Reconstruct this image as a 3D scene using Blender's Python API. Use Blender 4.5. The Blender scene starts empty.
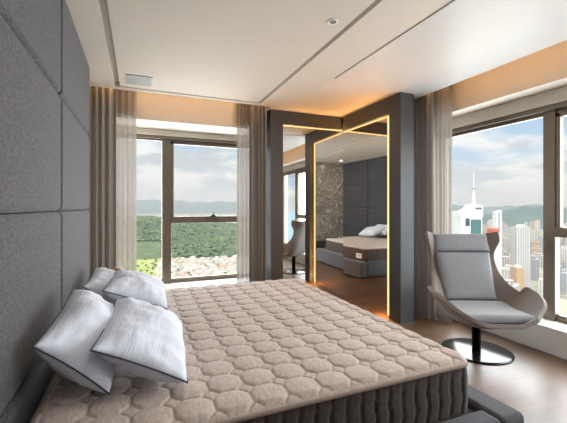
import bpy, bmesh, math, random
from mathutils import Vector, Matrix, noise

random.seed(7)
PI = math.pi
SC = bpy.context.scene
COL = SC.collection

# ------------------------------------------------------------------ helpers
def lin(r, g, b):
    f = lambda c: (c / 255 / 12.92) if c / 255 <= .04045 else ((c / 255 + .055) / 1.055) ** 2.4
    return (f(r), f(g), f(b), 1)

class NT:
    """small wrapper round a node tree"""
    def __init__(s, tree): s.t = tree; s.n = tree.nodes; s.l = tree.links
    def add(s, typ, **kw):
        nd = s.n.new(typ)
        for k, v in kw.items(): setattr(nd, k, v)
        return nd
    def link(s, a, b): s.l.new(a, b)
    def math(s, op, a, b=None, c=None):
        nd = s.add('ShaderNodeMath', operation=op)
        for i, v in enumerate((a, b, c)):
            if v is None: continue
            if isinstance(v, (int, float)): nd.inputs[i].default_value = v
            else: s.link(v, nd.inputs[i])
        return nd.outputs[0]
    def mix(s, fac, a, b):
        nd = s.add('ShaderNodeMix', data_type='RGBA')
        for sock, v in ((nd.inputs[0], fac), (nd.inputs[6], a), (nd.inputs[7], b)):
            if isinstance(v, (int, float, tuple)): sock.default_value = v
            else: s.link(v, sock)
        return nd.outputs[2]
    def ramp(s, fac, stops, interp='LINEAR'):
        nd = s.add('ShaderNodeValToRGB'); cr = nd.color_ramp; cr.interpolation = interp
        while len(cr.elements) < len(stops): cr.elements.new(.5)
        for e, (p, c) in zip(cr.elements, stops): e.position = p; e.color = c
        s.link(fac, nd.inputs[0]); return nd.outputs[0]
    def noise(s, vec, scale, detail=3, rough=.55):
        nd = s.add('ShaderNodeTexNoise'); nd.inputs['Scale'].default_value = scale
        nd.inputs['Detail'].default_value = detail; nd.inputs['Roughness'].default_value = rough
        if vec is not None: s.link(vec, nd.inputs['Vector'])
        return nd.outputs[0]
    def mapping(s, vec, scale=(1, 1, 1), rot=(0, 0, 0), loc=(0, 0, 0)):
        nd = s.add('ShaderNodeMapping'); nd.inputs['Scale'].default_value = scale
        nd.inputs['Rotation'].default_value = rot; nd.inputs['Location'].default_value = loc
        s.link(vec, nd.inputs['Vector']); return nd.outputs[0]

def new_mat(name, color=(.5, .5, .5, 1), rough=.6, metal=0, spec=.5):
    m = bpy.data.materials.new(name); m.use_nodes = True
    nt = NT(m.node_tree); b = nt.n['Principled BSDF']
    b.inputs['Base Color'].default_value = color; b.inputs['Roughness'].default_value = rough
    b.inputs['Metallic'].default_value = metal; b.inputs['Specular IOR Level'].default_value = spec
    return m, nt, b

def plain(name, color, rough=.6, metal=0, spec=.5, grain=0, gscale=40, bump=0):
    m, nt, b = new_mat(name, color, rough, metal, spec)
    tc = nt.add('ShaderNodeTexCoord').outputs['Object']
    n = nt.noise(tc, gscale, 4)
    if grain:
        c2 = tuple(min(1, c * (1 + grain)) for c in color[:3]) + (1,)
        c1 = tuple(c * (1 - grain) for c in color[:3]) + (1,)
        nt.link(nt.ramp(n, [(.3, c1), (.7, c2)]), b.inputs['Base Color'])
    if bump:
        bp = nt.add('ShaderNodeBump'); bp.inputs['Strength'].default_value = bump; bp.inputs['Distance'].default_value = .002
        nt.link(n, bp.inputs['Height']); nt.link(bp.outputs[0], b.inputs['Normal'])
    return m

def fabric(name, dark, light, scale=260, stretch=(1, 1, 1), bump=.35, sheen=.2, rough=.9):
    """heathered woven cloth"""
    m, nt, b = new_mat(name, light, rough, 0, .25)
    tc = nt.add('ShaderNodeTexCoord').outputs['Object']
    mp = nt.mapping(tc, stretch)
    n1 = nt.noise(mp, scale, 2, .7); n2 = nt.noise(mp, scale * .4, 3, .6)
    s = nt.math('ADD', nt.math('MULTIPLY', n1, .55), nt.math('MULTIPLY', n2, .45))
    nt.link(nt.ramp(s, [(.38, dark), (.62, light)]), b.inputs['Base Color'])
    bp = nt.add('ShaderNodeBump'); bp.inputs['Strength'].default_value = bump; bp.inputs['Distance'].default_value = .002
    nt.link(s, bp.inputs['Height']); nt.link(bp.outputs[0], b.inputs['Normal'])
    b.inputs['Sheen Weight'].default_value = sheen
    return m

def emis(name, color, strength):
    m = bpy.data.materials.new(name); m.use_nodes = True; nt = NT(m.node_tree); nt.n.clear()
    e = nt.add('ShaderNodeEmission'); e.inputs[0].default_value = color; e.inputs[1].default_value = strength
    o = nt.add('ShaderNodeOutputMaterial'); nt.link(e.outputs[0], o.inputs[0]); return m

def mesh_obj(name, bm, mat, parent=None, smooth=False):
    me = bpy.data.meshes.new(name); bm.normal_update(); bm.to_mesh(me); bm.free()
    for m in (mat if isinstance(mat, (list, tuple)) else [mat]): me.materials.append(m)
    if smooth:
        for p in me.polygons: p.use_smooth = True
    o = bpy.data.objects.new(name, me); COL.objects.link(o)
    if parent is not None: o.parent = parent
    return o

def tag(o, label=None, cat=None, group=None, kind=None):
    if label: o['label'] = label
    if cat: o['category'] = cat
    if group: o['group'] = group
    if kind: o['kind'] = kind
    return o

def thing(name, label, cat, loc=(0, 0, 0), rotz=0, group=None):
    o = bpy.data.objects.new(name, None); COL.objects.link(o); o.empty_display_size = .1
    o.location = loc; o.rotation_euler = (0, 0, rotz)
    return tag(o, label, cat, group)

def part(name, bm, mat, parent, world=True, smooth=False):
    """a part built in world coordinates, moved into the frame of its thing"""
    if world:
        root = parent
        while root.parent is not None: root = root.parent
        M = Matrix.LocRotScale(root.location, root.rotation_euler, None).inverted()
        bmesh.ops.transform(bm, matrix=M, verts=bm.verts)
    return mesh_obj(name, bm, mat, parent, smooth)

def struct(name, bm, mat, smooth=False, label=None):
    o = mesh_obj(name, bm, mat, None, smooth); o['kind'] = 'structure'
    if label: o['label'] = label
    return o

def box(bm, x0, x1, y0, y1, z0, z1, bevel=0, seg=2):
    r = bmesh.ops.create_cube(bm, size=1)
    vs = r['verts']
    for v in vs:
        v.co = Vector((x0 if v.co.x < 0 else x1, y0 if v.co.y < 0 else y1, z0 if v.co.z < 0 else z1))
    if bevel:
        es = list({e for v in vs for e in v.link_edges})
        bmesh.ops.bevel(bm, geom=es, offset=bevel, segments=seg, profile=.5, affect='EDGES')
    return bm

def B(*a, **k): return box(bmesh.new(), *a, **k)

def lathe(bm, prof, n=40, c=(0, 0, 0)):
    rings = []
    for r, z in prof:
        if r < 1e-6: rings.append([bm.verts.new((c[0], c[1], c[2] + z))])
        else: rings.append([bm.verts.new((c[0] + r * math.cos(2 * PI * i / n), c[1] + r * math.sin(2 * PI * i / n), c[2] + z)) for i in range(n)])
    for a, b in zip(rings, rings[1:]):
        for i in range(n):
            j = (i + 1) % n
            q = [a[i % len(a)], a[j % len(a)], b[j % len(b)], b[i % len(b)]]
            u = []
            for v in q:
                if v not in u: u.append(v)
            if len(u) > 2: bm.faces.new(u)
    bmesh.ops.recalc_face_normals(bm, faces=bm.faces)
    return bm

def soften(o):
    md = o.modifiers.new('shade', 'WEIGHTED_NORMAL'); md.keep_sharp = True; md.weight = 80
    return o

def tube(bm, pts, r, n=8, closed=False):
    P = [Vector(p) for p in pts]; rings = []
    up = Vector((0, 0, 1))
    for i, p in enumerate(P):
        if closed: t = P[(i + 1) % len(P)] - P[i - 1]
        else: t = P[min(i + 1, len(P) - 1)] - P[max(i - 1, 0)]
        t.normalize()
        a = t.cross(up)
        if a.length < 1e-3: a = t.cross(Vector((1, 0, 0)))
        a.normalize(); b = t.cross(a)
        rings.append([bm.verts.new(p + r * (math.cos(2 * PI * k / n) * a + math.sin(2 * PI * k / n) * b)) for k in range(n)])
    m = len(rings)
    for i in range(m if closed else m - 1):
        A, C = rings[i], rings[(i + 1) % m]
        for k in range(n): bm.faces.new((A[k], A[(k + 1) % n], C[(k + 1) % n], C[k]))
    if not closed:
        bm.faces.new(rings[0]); bm.faces.new(rings[-1][::-1])
    bmesh.ops.recalc_face_normals(bm, faces=bm.faces)
    return bm

def grid(bm, nu, nv, fn, close_u=False):
    V = [[bm.verts.new(fn(i / (nu if close_u else nu - 1), j / (nv - 1))) for j in range(nv)] for i in range(nu)]
    for i in range(nu if close_u else nu - 1):
        for j in range(nv - 1):
            bm.faces.new((V[i][j], V[(i + 1) % nu][j], V[(i + 1) % nu][j + 1], V[i][j + 1]))
    return V

# ------------------------------------------------------------------ materials
M = {}
M['ceiling'] = plain('ceiling paint', lin(198, 188, 176), .8, grain=.02, gscale=3)
M['wall'] = plain('wall paint', lin(208, 199, 189), .8, grain=.02, gscale=3)
M['lacquer'] = plain('white lacquered panel', lin(190, 185, 180), .4, spec=.15, grain=.01, gscale=2)
M['sill'] = plain('white sill paint', lin(225, 224, 222), .45, grain=.02, gscale=6)
M['frame'] = plain('bronze window frame', lin(120, 110, 98), .4, .55, grain=.05, gscale=20)
M['frame_pale'] = plain('pale blind box', lin(204, 197, 182), .5, .0, grain=.04, gscale=20)
M['black'] = plain('black metal', lin(22, 22, 24), .3, .6, grain=.05)
M['gloss_black'] = plain('gloss black steel', lin(28, 29, 32), .14, .4, spec=.8, grain=.05)
M['dark_panel'] = plain('dark taupe panel', lin(70, 70, 73), .42, spec=.4, grain=.06, gscale=12)
M['headboard'] = fabric('charcoal heather upholstery', lin(24, 24, 28), lin(88, 87, 93), 220, (1, .35, 1.2))
M['bed_base'] = fabric('slate upholstery', lin(56, 57, 63), lin(88, 89, 96), 230)
M['quilt'] = fabric('beige knit ticking', lin(168, 154, 146), lin(200, 188, 181), 190, (1, .3, 1), .25)
M['border'] = fabric('dark brown mattress border', lin(52, 44, 42), lin(80, 69, 65), 200, (1, 1, .4))
M['piping_tan'] = fabric('tan mattress piping', lin(124, 108, 98), lin(152, 136, 124), 300)
M['tag'] = plain('white satin label', lin(232, 230, 228), .5, grain=.02)
M['ink'] = plain('grey print', lin(90, 88, 92), .7, grain=.02)
M['chair_shell'] = fabric('taupe chair cloth', lin(108, 100, 95), lin(138, 129, 123), 330)
M['chair_pad'] = fabric('grey chair cloth', lin(120, 121, 125), lin(152, 153, 157), 330)
M['wood'] = plain('light turned wood', lin(158, 124, 98), .5, grain=.15, gscale=14)
M['dark_cabinet'] = plain('dark cabinet', lin(58, 52, 50), .4, grain=.06)
M['pipe_dark'] = plain('dark pillow piping', lin(58, 60, 74), .8, grain=.05)
M['vent_grey'] = plain('grey vent paint', lin(158, 160, 153), .6, grain=.03)
M['vent_dark'] = plain('vent shadow gap', lin(120, 118, 114), .8, grain=.03)
M['white_metal'] = plain('white metal', lin(228, 222, 214), .4, grain=.02)
M['led'] = emis('warm led', (1, .60, .25, 1), 1.6)
M['led_cove'] = emis('warm cove led', (1, .55, .2, 1), 24)
M['lamp'] = emis('added downlight lens', (1, .90, .78, 1), 25)

def mat_mirror():
    m, nt, b = new_mat('mirror silver', (.86, .85, .82, 1), .0, 1)
    tc = nt.add('ShaderNodeTexCoord').outputs['Object']
    nt.link(nt.ramp(nt.noise(tc, .6, 1), [(0, (.85, .84, .81, 1)), (1, (.87, .86, .83, 1))]), b.inputs['Base Color'])
    return m
M['mirror'] = mat_mirror()

def mat_glass():
    m = bpy.data.materials.new('window glass'); m.use_nodes = True; nt = NT(m.node_tree); nt.n.clear()
    t = nt.add('ShaderNodeBsdfTransparent'); t.inputs[0].default_value = (.97, .985, .98, 1)
    g = nt.add('ShaderNodeBsdfGlossy'); g.inputs['Roughness'].default_value = 0.0
    fr = nt.add('ShaderNodeFresnel'); fr.inputs[0].default_value = 1.2
    gm = nt.add('ShaderNodeNewGeometry'); front = nt.math('SUBTRACT', 1, gm.outputs['Backfacing'])
    mx = nt.add('ShaderNodeMixShader'); nt.link(nt.math('MULTIPLY', fr.outputs[0], front), mx.inputs[0]); nt.link(t.outputs[0], mx.inputs[1]); nt.link(g.outputs[0], mx.inputs[2])
    o = nt.add('ShaderNodeOutputMaterial'); nt.link(mx.outputs[0], o.inputs[0]); return m
M['glass'] = mat_glass()

def mat_curtain(name, c1, c2, transl, transp):
    m = bpy.data.materials.new(name); m.use_nodes = True; nt = NT(m.node_tree); nt.n.clear()
    tc = nt.add('ShaderNodeTexCoord').outputs['Object']
    n = nt.noise(nt.mapping(tc, (1, 1, .12)), 90, 3, .7)
    n2 = nt.noise(nt.mapping(tc, (1, 1, .5)), 300, 2, .6)
    col = nt.ramp(nt.math('ADD', nt.math('MULTIPLY', n, .5), nt.math('MULTIPLY', n2, .5)), [(.35, c1), (.65, c2)])
    d = nt.add('ShaderNodeBsdfDiffuse'); nt.link(col, d.inputs[0])
    t = nt.add('ShaderNodeBsdfTranslucent'); nt.link(col, t.inputs[0])
    mx = nt.add('ShaderNodeMixShader'); mx.inputs[0].default_value = transl
    nt.link(d.outputs[0], mx.inputs[1]); nt.link(t.outputs[0], mx.inputs[2])
    out = mx.outputs[0]
    if transp:
        tr = nt.add('ShaderNodeBsdfTransparent'); m2 = nt.add('ShaderNodeMixShader')
        w = nt.math('MULTIPLY', nt.ramp(n2, [(.4, (0, 0, 0, 1)), (.62, (1, 1, 1, 1))]), transp * 2)
        nt.link(w, m2.inputs[0]); nt.link(out, m2.inputs[1]); nt.link(tr.outputs[0], m2.inputs[2]); out = m2.outputs[0]
    o = nt.add('ShaderNodeOutputMaterial'); nt.link(out, o.inputs[0]); return m
M['drape'] = mat_curtain('taupe drape', lin(146, 139, 133), lin(164, 157, 150), .2, 0)
M['sheer'] = mat_curtain('taupe sheer', lin(146, 138, 131), lin(168, 160, 152), .3, .2)

def mat_pillow():
    m, nt, b = new_mat('white striped ticking', lin(226, 228, 234), .85, 0, .2)
    tc = nt.add('ShaderNodeTexCoord').outputs['Object']
    sx = nt.add('ShaderNodeSeparateXYZ'); nt.link(tc, sx.inputs[0])
    st = nt.math('PINGPONG', nt.math('MULTIPLY', sx.outputs[1], 75), .5)
    c = nt.ramp(st, [(.0, lin(204, 210, 224)), (.12, lin(216, 223, 238)), (.5, lin(219, 226, 241))])
    nt.link(c, b.inputs['Base Color'])
    n = nt.noise(nt.mapping(tc, (1, 3, 1)), 11, 3, .55)
    bp = nt.add('ShaderNodeBump'); bp.inputs['Strength'].default_value = .4; bp.inputs['Distance'].default_value = .014
    nt.link(n, bp.inputs['Height']); nt.link(bp.outputs[0], b.inputs['Normal']); return m
M['pillow'] = mat_pillow()

def mat_floor():
    m, nt, b = new_mat('oak plank floor', (.3, .2, .15, 1), .34, 0, .9)
    tc = nt.add('ShaderNodeTexCoord').outputs['Object']
    br = nt.add('ShaderNodeTexBrick'); nt.link(tc, br.inputs['Vector'])
    br.inputs['Scale'].default_value = 1; br.inputs['Brick Width'].default_value = 1.3; br.inputs['Row Height'].default_value = .16
    br.inputs['Mortar Size'].default_value = .0015; br.inputs['Color1'].default_value = (0, 0, 0, 1); br.inputs['Color2'].default_value = (1, 1, 1, 1)
    br.inputs['Mortar'].default_value = (.2, .2, .2, 1); br.offset = .37; br.inputs['Bias'].default_value = 0
    tone = nt.ramp(br.outputs['Color'], [(0, lin(98, 69, 45)), (.5, lin(112, 82, 56)), (1, lin(126, 95, 68))])
    g = nt.noise(nt.mapping(tc, (1.5, 22, 1)), 3, 5, .65)
    grain = nt.ramp(g, [(.3, lin(180, 180, 180)), (.7, lin(255, 255, 255))])
    mul = nt.add('ShaderNodeMix', data_type='RGBA', blend_type='MULTIPLY'); mul.inputs[0].default_value = 1
    nt.link(tone, mul.inputs[6]); nt.link(grain, mul.inputs[7])
    c = nt.mix(br.outputs['Fac'], mul.outputs[2], lin(84, 66, 52))
    nt.link(c, b.inputs['Base Color'])
    nt.link(nt.math('MULTIPLY_ADD', g, .16, .27), b.inputs['Roughness'])
    bp = nt.add('ShaderNodeBump'); bp.inputs['Strength'].default_value = .15; bp.inputs['Distance'].default_value = .002
    nt.link(g, bp.inputs['Height']); nt.link(bp.outputs[0], b.inputs['Normal']); return m
M['floor'] = mat_floor()

def mat_marble():
    m, nt, b = new_mat('grey veined marble', (.2, .2, .2, 1), .22, 0, .5)
    tc = nt.add('ShaderNodeTexCoord').outputs['Object']
    wob = nt.noise(tc, 2.2, 6, .65)
    wv = nt.add('ShaderNodeTexWave', wave_type='BANDS'); wv.inputs['Scale'].default_value = 2.6
    wv.inputs['Distortion'].default_value = 22; wv.inputs['Detail'].default_value = 5; wv.inputs['Detail Scale'].default_value = 1.8
    nt.link(nt.mapping(tc, (1, 1, .6), (0, .9, 0)), wv.inputs['Vector'])
    v = nt.ramp(wv.outputs['Fac'], [(.0, (.7, .7, .7, 1)), (.03, (.25, .25, .25, 1)), (.1, (0, 0, 0, 1))])
    base = nt.ramp(wob, [(.3, lin(98, 92, 86)), (.7, lin(140, 132, 124))])
    nt.link(nt.mix(v, base, lin(214, 208, 200)), b.inputs['Base Color']); return m
M['marble'] = mat_marble()

# ------------------------------------------------------------------ room shell
CZ = 2.58                       # lowered ceiling
HBX = -.41                      # headboard face
struct('floor', B(-.75, 3.75, -1.6, 5.2, -.06, 0), M['floor'])
# lowered ceiling with narrow grooves cut between its boards, and the upper ceiling over the curtain pockets
bm = bmesh.new()
box(bm, -.75, -.235, -1.6, 4.20, CZ, CZ + .05)
box(bm, -.185, 1.355, -1.6, 4.085, CZ, CZ + .05)
box(bm, -.235, 1.395, 4.12, 4.20, CZ, CZ + .05)
box(bm, 1.395, 3.03, -1.6, 4.20, CZ, CZ + .05)
box(bm, 1.56, 3.03, 4.20, 4.92, CZ, CZ + .05)
box(bm, 3.03, 3.60, 3.36, 4.92, CZ, CZ + .05)
box(bm, -.62, 3.03, -1.45, 4.24, CZ + .05, CZ + .10)
struct('ceiling', bm, M['ceiling'])
struct('ceiling_upper', B(-.75, 3.75, -1.6, 5.2, 2.95, 3.0), M['ceiling'])
struct('wall_left', B(-.75, -.62, -1.6, 5.2, 0, 2.95), M['wall'])
bm = B(-.62, -.52, 4.50, 5.2, 0, 2.345)
box(bm, 1.80, 3.55, 4.75, 5.2, 0, 2.345)
box(bm, -.52, 1.80, 4.55, 5.2, 0, .235)               # under the window, with its ledge
box(bm, -.62, 1.60, 4.50, 5.2, 2.345, 2.95)           # bulkhead over the window
box(bm, 1.60, 3.55, 4.75, 5.2, 2.345, 2.95)
struct('wall_back', bm, M['wall'])
bm = B(3.55, 3.75, 3.41, 5.2, 0, 2.385)
box(bm, 3.40, 3.75, -1.6, -.45, 0, 2.385)
box(bm, 3.31, 3.75, -1.6, 3.41, 2.385, 2.95)
box(bm, 3.55, 3.75, 3.41, 5.2, 2.385, 2.95)
struct('wall_right', bm, M['wall'])
struct('wall_front', B(-.62, 3.40, -1.6, -1.45, 0, 2.95), M['wall'])
struct('trim_1', B(3.355, 3.75, -1.45, 3.41, 0, .235, bevel=.006), M['sill'], label='white boxed sill under the right window')
struct('trim_2', B(-.52, 1.80, 4.53, 5.06, .235, .252, bevel=.004), M['sill'], label='white ledge under the back window')

# ------------------------------------------------------------------ windows
def window(name, horiz, a0, a1, depth, z0, z1, mullions, sashes, label):
    """horiz 'x': runs along x at y=depth (outside +y); 'y': runs along y at x=depth (outside +x)"""
    def bx(bm, a, b, d0, d1, u, v, bev=.004):
        if horiz == 'x': return box(bm, a, b, depth + d0, depth + d1, u, v, bev)
        return box(bm, depth + d0, depth + d1, a, b, u, v, bev)
    root = thing(name, label, 'window', (a0, depth, z0) if horiz == 'x' else (depth, a0, z0)); root['kind'] = 'structure'
    del root['category']
    f = bmesh.new()
    bx(f, a0, a1, 0, .04, z1 - .04, z1 + .09); bx(f, a0, a1, 0, .04, z0, z0 + .06)
    bx(f, a0, a0 + .06, 0, .04, z0, z1); bx(f, a1 - .06, a1, 0, .04, z0, z1)
    for c, w in mullions: bx(f, c - w / 2, c + w / 2, -.02, .05, z0, z1)
    part('window_frame', f, M['frame'], root)
    for s0, s1, zt in sashes:                      # a transom bar and slimmer sash frame
        f = bmesh.new()
        bx(f, s0, s1, -.03, .045, zt - .045, zt + .045)
        for q in (s0, s1 - .035): bx(f, q, q + .035, -.012, .04, zt + .045, z1 - .04)
        bx(f, s0, s1, -.012, .04, z1 - .075, z1 - .04)
        part('sash_frame', f, M['frame'], root)
    edges = sorted([a0] + [c for c, w in mullions] + [a1])
    for p, q in zip(edges, edges[1:]):
        g = bmesh.new(); bx(g, p + .02, q - .02, .016, .024, z0 + .03, z1 - .03, 0)
        part('pane', g, M['glass'], root)
    return root

w1 = window('window_1', 'x', -.51, 1.79, 5.06, .25, 2.245, [(.35, .12)], [(.41, 1.73, 1.123)], 'back window over the green hill with a dark mullion')
h = bmesh.new(); box(h, .94, 1.015, 5.00, 5.035, 1.165, 1.18, .004); box(h, .955, 1.0, 4.985, 5.015, 1.178, 1.193, .004); box(h, .968, .986, 4.99, 5.01, 1.19, 1.228, .004)
part('window_handle', h, M['black'], w1)
w2 = window('window_2', 'y', -.44, 3.40, 3.60, .235, 2.21, [(2.10, .105), (.55, .10)], [(.60, 2.045, 1.065)], 'right window over the city with dark bronze mullions')
# blind boxes over both windows
def blind(label, bms):
    t = thing('roller_blind', label, 'blind', (0, 0, 2.2))
    part('blind_box', bms[0], M['frame_pale'], t); part('blind_rail', bms[1], M['frame'], t)
blind('slim grey roller blind box across the top of the back window', [B(-.51, 1.79, 4.985, 5.055, 2.265, 2.343, bevel=.006), B(-.51, 1.79, 5.01, 5.03, 2.225, 2.265, bevel=.004)])
blind('slim grey roller blind box across the top of the right window', [B(3.525, 3.595, -.44, 3.40, 2.255, 2.383, bevel=.006), B(3.55, 3.57, -.44, 3.40, 2.205, 2.255, bevel=.004)])

# ------------------------------------------------------------------ cove lights
def led(label, b, mat='led', parts=None):
    t = thing('led_strip', label, 'light strip', (0, 0, 2.3))
    part('diffuser', b, M[mat], t)
    if parts is not None: part('profile', parts, M['white_metal'], t)
led('warm light strip hidden in the curtain pocket over the back window', B(-.55, 1.50, 4.245, 4.255, 2.665, 2.675), 'led_cove', B(-.55, 1.50, 4.24, 4.246, 2.655, 2.685))
led('warm light strip hidden in the curtain pocket over the right window', B(3.035, 3.045, -1.3, 3.08, 2.665, 2.675), 'led_cove', B(3.03, 3.036, -1.3, 3.08, 2.655, 2.685))

# ------------------------------------------------------------------ mirrored corner
MY, MX = 4.35, 2.73
bm = B(1.60, 1.772, 4.31, 4.75, 0, CZ)                 # left post
box(bm, 1.772, 2.86, 4.31, 4.75, 2.405, CZ)              # header on the back side
box(bm, 2.69, 2.86, 3.29, 4.31, 2.385, CZ)               # header on the right side
box(bm, 2.69, 2.875, 3.10, 3.295, 0, CZ)                  # near post
box(bm, 1.772, 2.86, MY + .045, 4.75, 0, 2.405); box(bm, MX + .045, 2.86, 3.295, MY + .012, 0, 2.405)
struct('trim_3', bm, M['dark_panel'], label='dark taupe surround of the mirrored corner')
struct('wall_corner', B(2.862, 3.55, 3.42, 4.75, 0, CZ), M['wall'])
t = thing('mirror_panel', 'tall mirror with warm edge light facing the bed, left of the corner', 'mirror', (MX, MY, 0), math.radians(-.85))
part('mirror_glass', B(-.955, 0, 0, .008, .004, 2.403), M['mirror'], t, world=False)
part('led_strip', B(-.94, -.01, -.011, -.0005, 2.393, 2.403), M['led'], t, world=False)
t = thing('mirror_panel', 'tall mirror reflecting the headboard and pillows, next to the dark post', 'mirror', (MX, MY, 0), math.radians(1.0))
part('mirror_glass', B(0, .008, -1.052, 0, .004, 2.383), M['mirror'], t, world=False)
part('led_strip', B(-.011, -.0005, -.964, -.02, 2.372, 2.382), M['led'], t, world=False)
part('led_strip', B(-.011, -.0005, -.983, -.966, .01, 2.382), M['led'], t, world=False)

# ------------------------------------------------------------------ ceiling fittings
struct('trim_4', B(1.80, 3.0, -1.4, 3.03, CZ - .008, CZ - .0005, bevel=.002), M['lacquer'], label='glossy white lacquered panel flush in the ceiling')
t = thing('air_vent', 'small grey rectangular air vent in the ceiling by the window', 'vent', (0, 3.82, CZ))
bm = bmesh.new()
for (a, b, c, d) in ((-.115, .125, 3.685, 3.70), (-.115, .125, 3.94, 3.955), (-.115, -.10, 3.70, 3.94), (.11, .125, 3.70, 3.94)): box(bm, a, b, c, d, CZ - .008, CZ - .001)
part('vent_frame', bm, M['vent_grey'], t)
part('vent_backing', B(-.10, .11, 3.70, 3.94, CZ - .003, CZ - .001), M['vent_dark'], t)
bm = bmesh.new()
for k in range(12):
    y = 3.705 + k * .0197; box(bm, -.10, .11, y, y + .0155, CZ - .007, CZ - .004)
part('vent_slats', bm, M['vent_grey'], t)
t = thing('ceiling_spotlight', 'tiny round spotlight set in the ceiling beside the groove', 'ceiling light', (1.235, 2.1, CZ))
part('trim_ring', lathe(bmesh.new(), [(.024, -.001), (.026, -.007), (.033, -.009), (.038, -.005), (.039, -.001)], 32, (1.235, 2.1, CZ)), M['white_metal'], t, smooth=True)
part('lens', lathe(bmesh.new(), [(0, -.002), (.012, -.002), (.024, -.005), (.024, -.001)], 32, (1.235, 2.1, CZ)), M['vent_dark'], t, smooth=True)

# ------------------------------------------------------------------ headboard
t = thing('headboard', 'charcoal upholstered wall-high headboard of padded rectangular panels', 'headboard', (-.56, 1.7, 0))
part('backing', B(-.616, -.48, -.2, 3.585, 0.002, CZ - .002), M['headboard'], t)
ys = [-.2, 1.10, 2.35, 3.60]; zs = [.0, .61, 1.275, 1.94, CZ - .003]
for a, b in zip(ys, ys[1:]):
    for c, d in zip(zs, zs[1:]):
        soften(part('panel', B(-.53, HBX, a + .003, b - .003, c + .003, d - .003, bevel=.03, seg=5), M['headboard'], t, smooth=True))

# ------------------------------------------------------------------ bed
BX0, BX1, BY0, BY1 = -.405, 1.735, 1.115, 3.50
t = thing('bed_base', 'low slate grey upholstered bed base under the quilted mattress', 'bed base', (.6, 2.3, 0))
part('platform', B(BX0 + .02, BX1 - .14, BY0 + .14, BY1 - .08, .03, .262, bevel=.01), M['bed_base'], t)
soften(part('foot_rail', B(BX1 - .16, BX1, BY0, BY1, .02, .305, bevel=.03, seg=4), M['bed_base'], t, smooth=True))
soften(part('side_rail', B(BX0, BX1 - .16, BY0, BY0 + .12, .02, .305, bevel=.03, seg=4), M['bed_base'], t, smooth=True))
part('side_rail', B(BX0, BX1 - .16, BY1 - .07, BY1, .02, .305, bevel=.03, seg=4), M['bed_base'], t, smooth=True)
for x in (BX0 + .1, BX1 - .1):
    for y in (BY0 + .1, BY1 - .1):
        part('foot', lathe(bmesh.new(), [(0, 0), (.022, 0), (.026, .035), (0, .035)], 16, (x, y, 0)), M['black'], t)

MX0, MX1, MY0, MY1, MZ0, MZ1 = -.36, 1.545, 1.255, 3.41, .264, .555
t = thing('mattress', 'thick quilted beige-topped mattress with dark brown sides on the grey base', 'mattress', (.58, 2.33, MZ0))
CR = .065
def rr(cx, cy, a, b, r, x, y):
    """square grid point -> rounded rectangle"""
    sx, sy = (1 if x >= 0 else -1), (1 if y >= 0 else -1); X, Y = abs(x), abs(y)
    if X > a - r and Y > b - r:
        p, q = (X - (a - r)) / r, (Y - (b - r)) / r
        p, q = p * math.sqrt(1 - q * q / 2), q * math.sqrt(1 - p * p / 2)
        X, Y = a - r + p * r, b - r + q * r
    return cx + sx * X, cy + sy * Y
cx, cy, ha, hb = (MX0 + MX1) / 2, (MY0 + MY1) / 2, (MX1 - MX0) / 2, (MY1 - MY0) / 2
PXX, PYY, KD = .148, .150, .26
def quilt_h(x, y):
    u = x / PXX; v = y / PYY
    u -= math.floor(u) + .5; v -= math.floor(v) + .5; u, v = abs(u), abs(v)
    if u + v > 1 - KD:
        d = (KD - (.5 - u) - (.5 - v)) / 1.414
        return .009 * (1 - math.exp(-(d / .032) ** 1.2))
    d = min(.5 - u, .5 - v, (1 - KD - u - v) / 1.414)
    return .011 * (1 - math.exp(-(d / .032) ** 1.3)) + .006 * min(1, d / .36) ** .8
nu, nv = 460, 520
def topf(i, j):
    x, y = rr(0, 0, ha, hb, CR, -ha + 2 * ha * i, -hb + 2 * hb * j)
    e = min(ha - abs(x), hb - abs(y))
    if ha - abs(x) < CR and hb - abs(y) < CR:
        e = CR - math.hypot(abs(x) - (ha - CR), abs(y) - (hb - CR))
    e = max(0, e); R = .035
    drop = R - math.sqrt(max(0, R * R - (R - min(e, R)) ** 2))
    z = MZ1 - drop * .7 + quilt_h(x + .03, y + .02) * min(1, e / .03) - .018
    return (cx + x, cy + y, z)
bm = bmesh.new(); grid(bm, nu, nv, topf)
part('quilted_top', bm, M['quilt'], t, smooth=True)
def perim(n, off=0):
    pts = []; a, b, r = ha, hb, CR
    segs = [(2 * (a - r), 'l', (-(a - r), -b), (1, 0), (0, -1)), (PI / 2 * r, 'c', (a - r, -(b - r)), -PI / 2), (2 * (b - r), 'l', (a, -(b - r)), (0, 1), (1, 0)),
            (PI / 2 * r, 'c', (a - r, b - r), 0), (2 * (a - r), 'l', (a - r, b), (-1, 0), (0, 1)), (PI / 2 * r, 'c', (-(a - r), b - r), PI / 2),
            (2 * (b - r), 'l', (-a, b - r), (0, -1), (-1, 0)), (PI / 2 * r, 'c', (-(a - r), -(b - r)), PI)]
    L = sum(s[0] for s in segs)
    for k in range(n):
        d = L * k / n; s0 = d
        for s in segs:
            if d <= s[0]: break
            d -= s[0]
        if s[1] == 'l': p = (s[2][0] + s[3][0] * d, s[2][1] + s[3][1] * d); nn = s[4]
        else:
            an = s[3] + d / r; nn = (math.cos(an), math.sin(an)); p = (s[2][0] + r * nn[0], s[2][1] + r * nn[1])
        pts.append((cx + p[0], cy + p[1], nn[0], nn[1], s0))
    return pts
ZT = MZ1 - .043
PP = perim(900)
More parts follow.
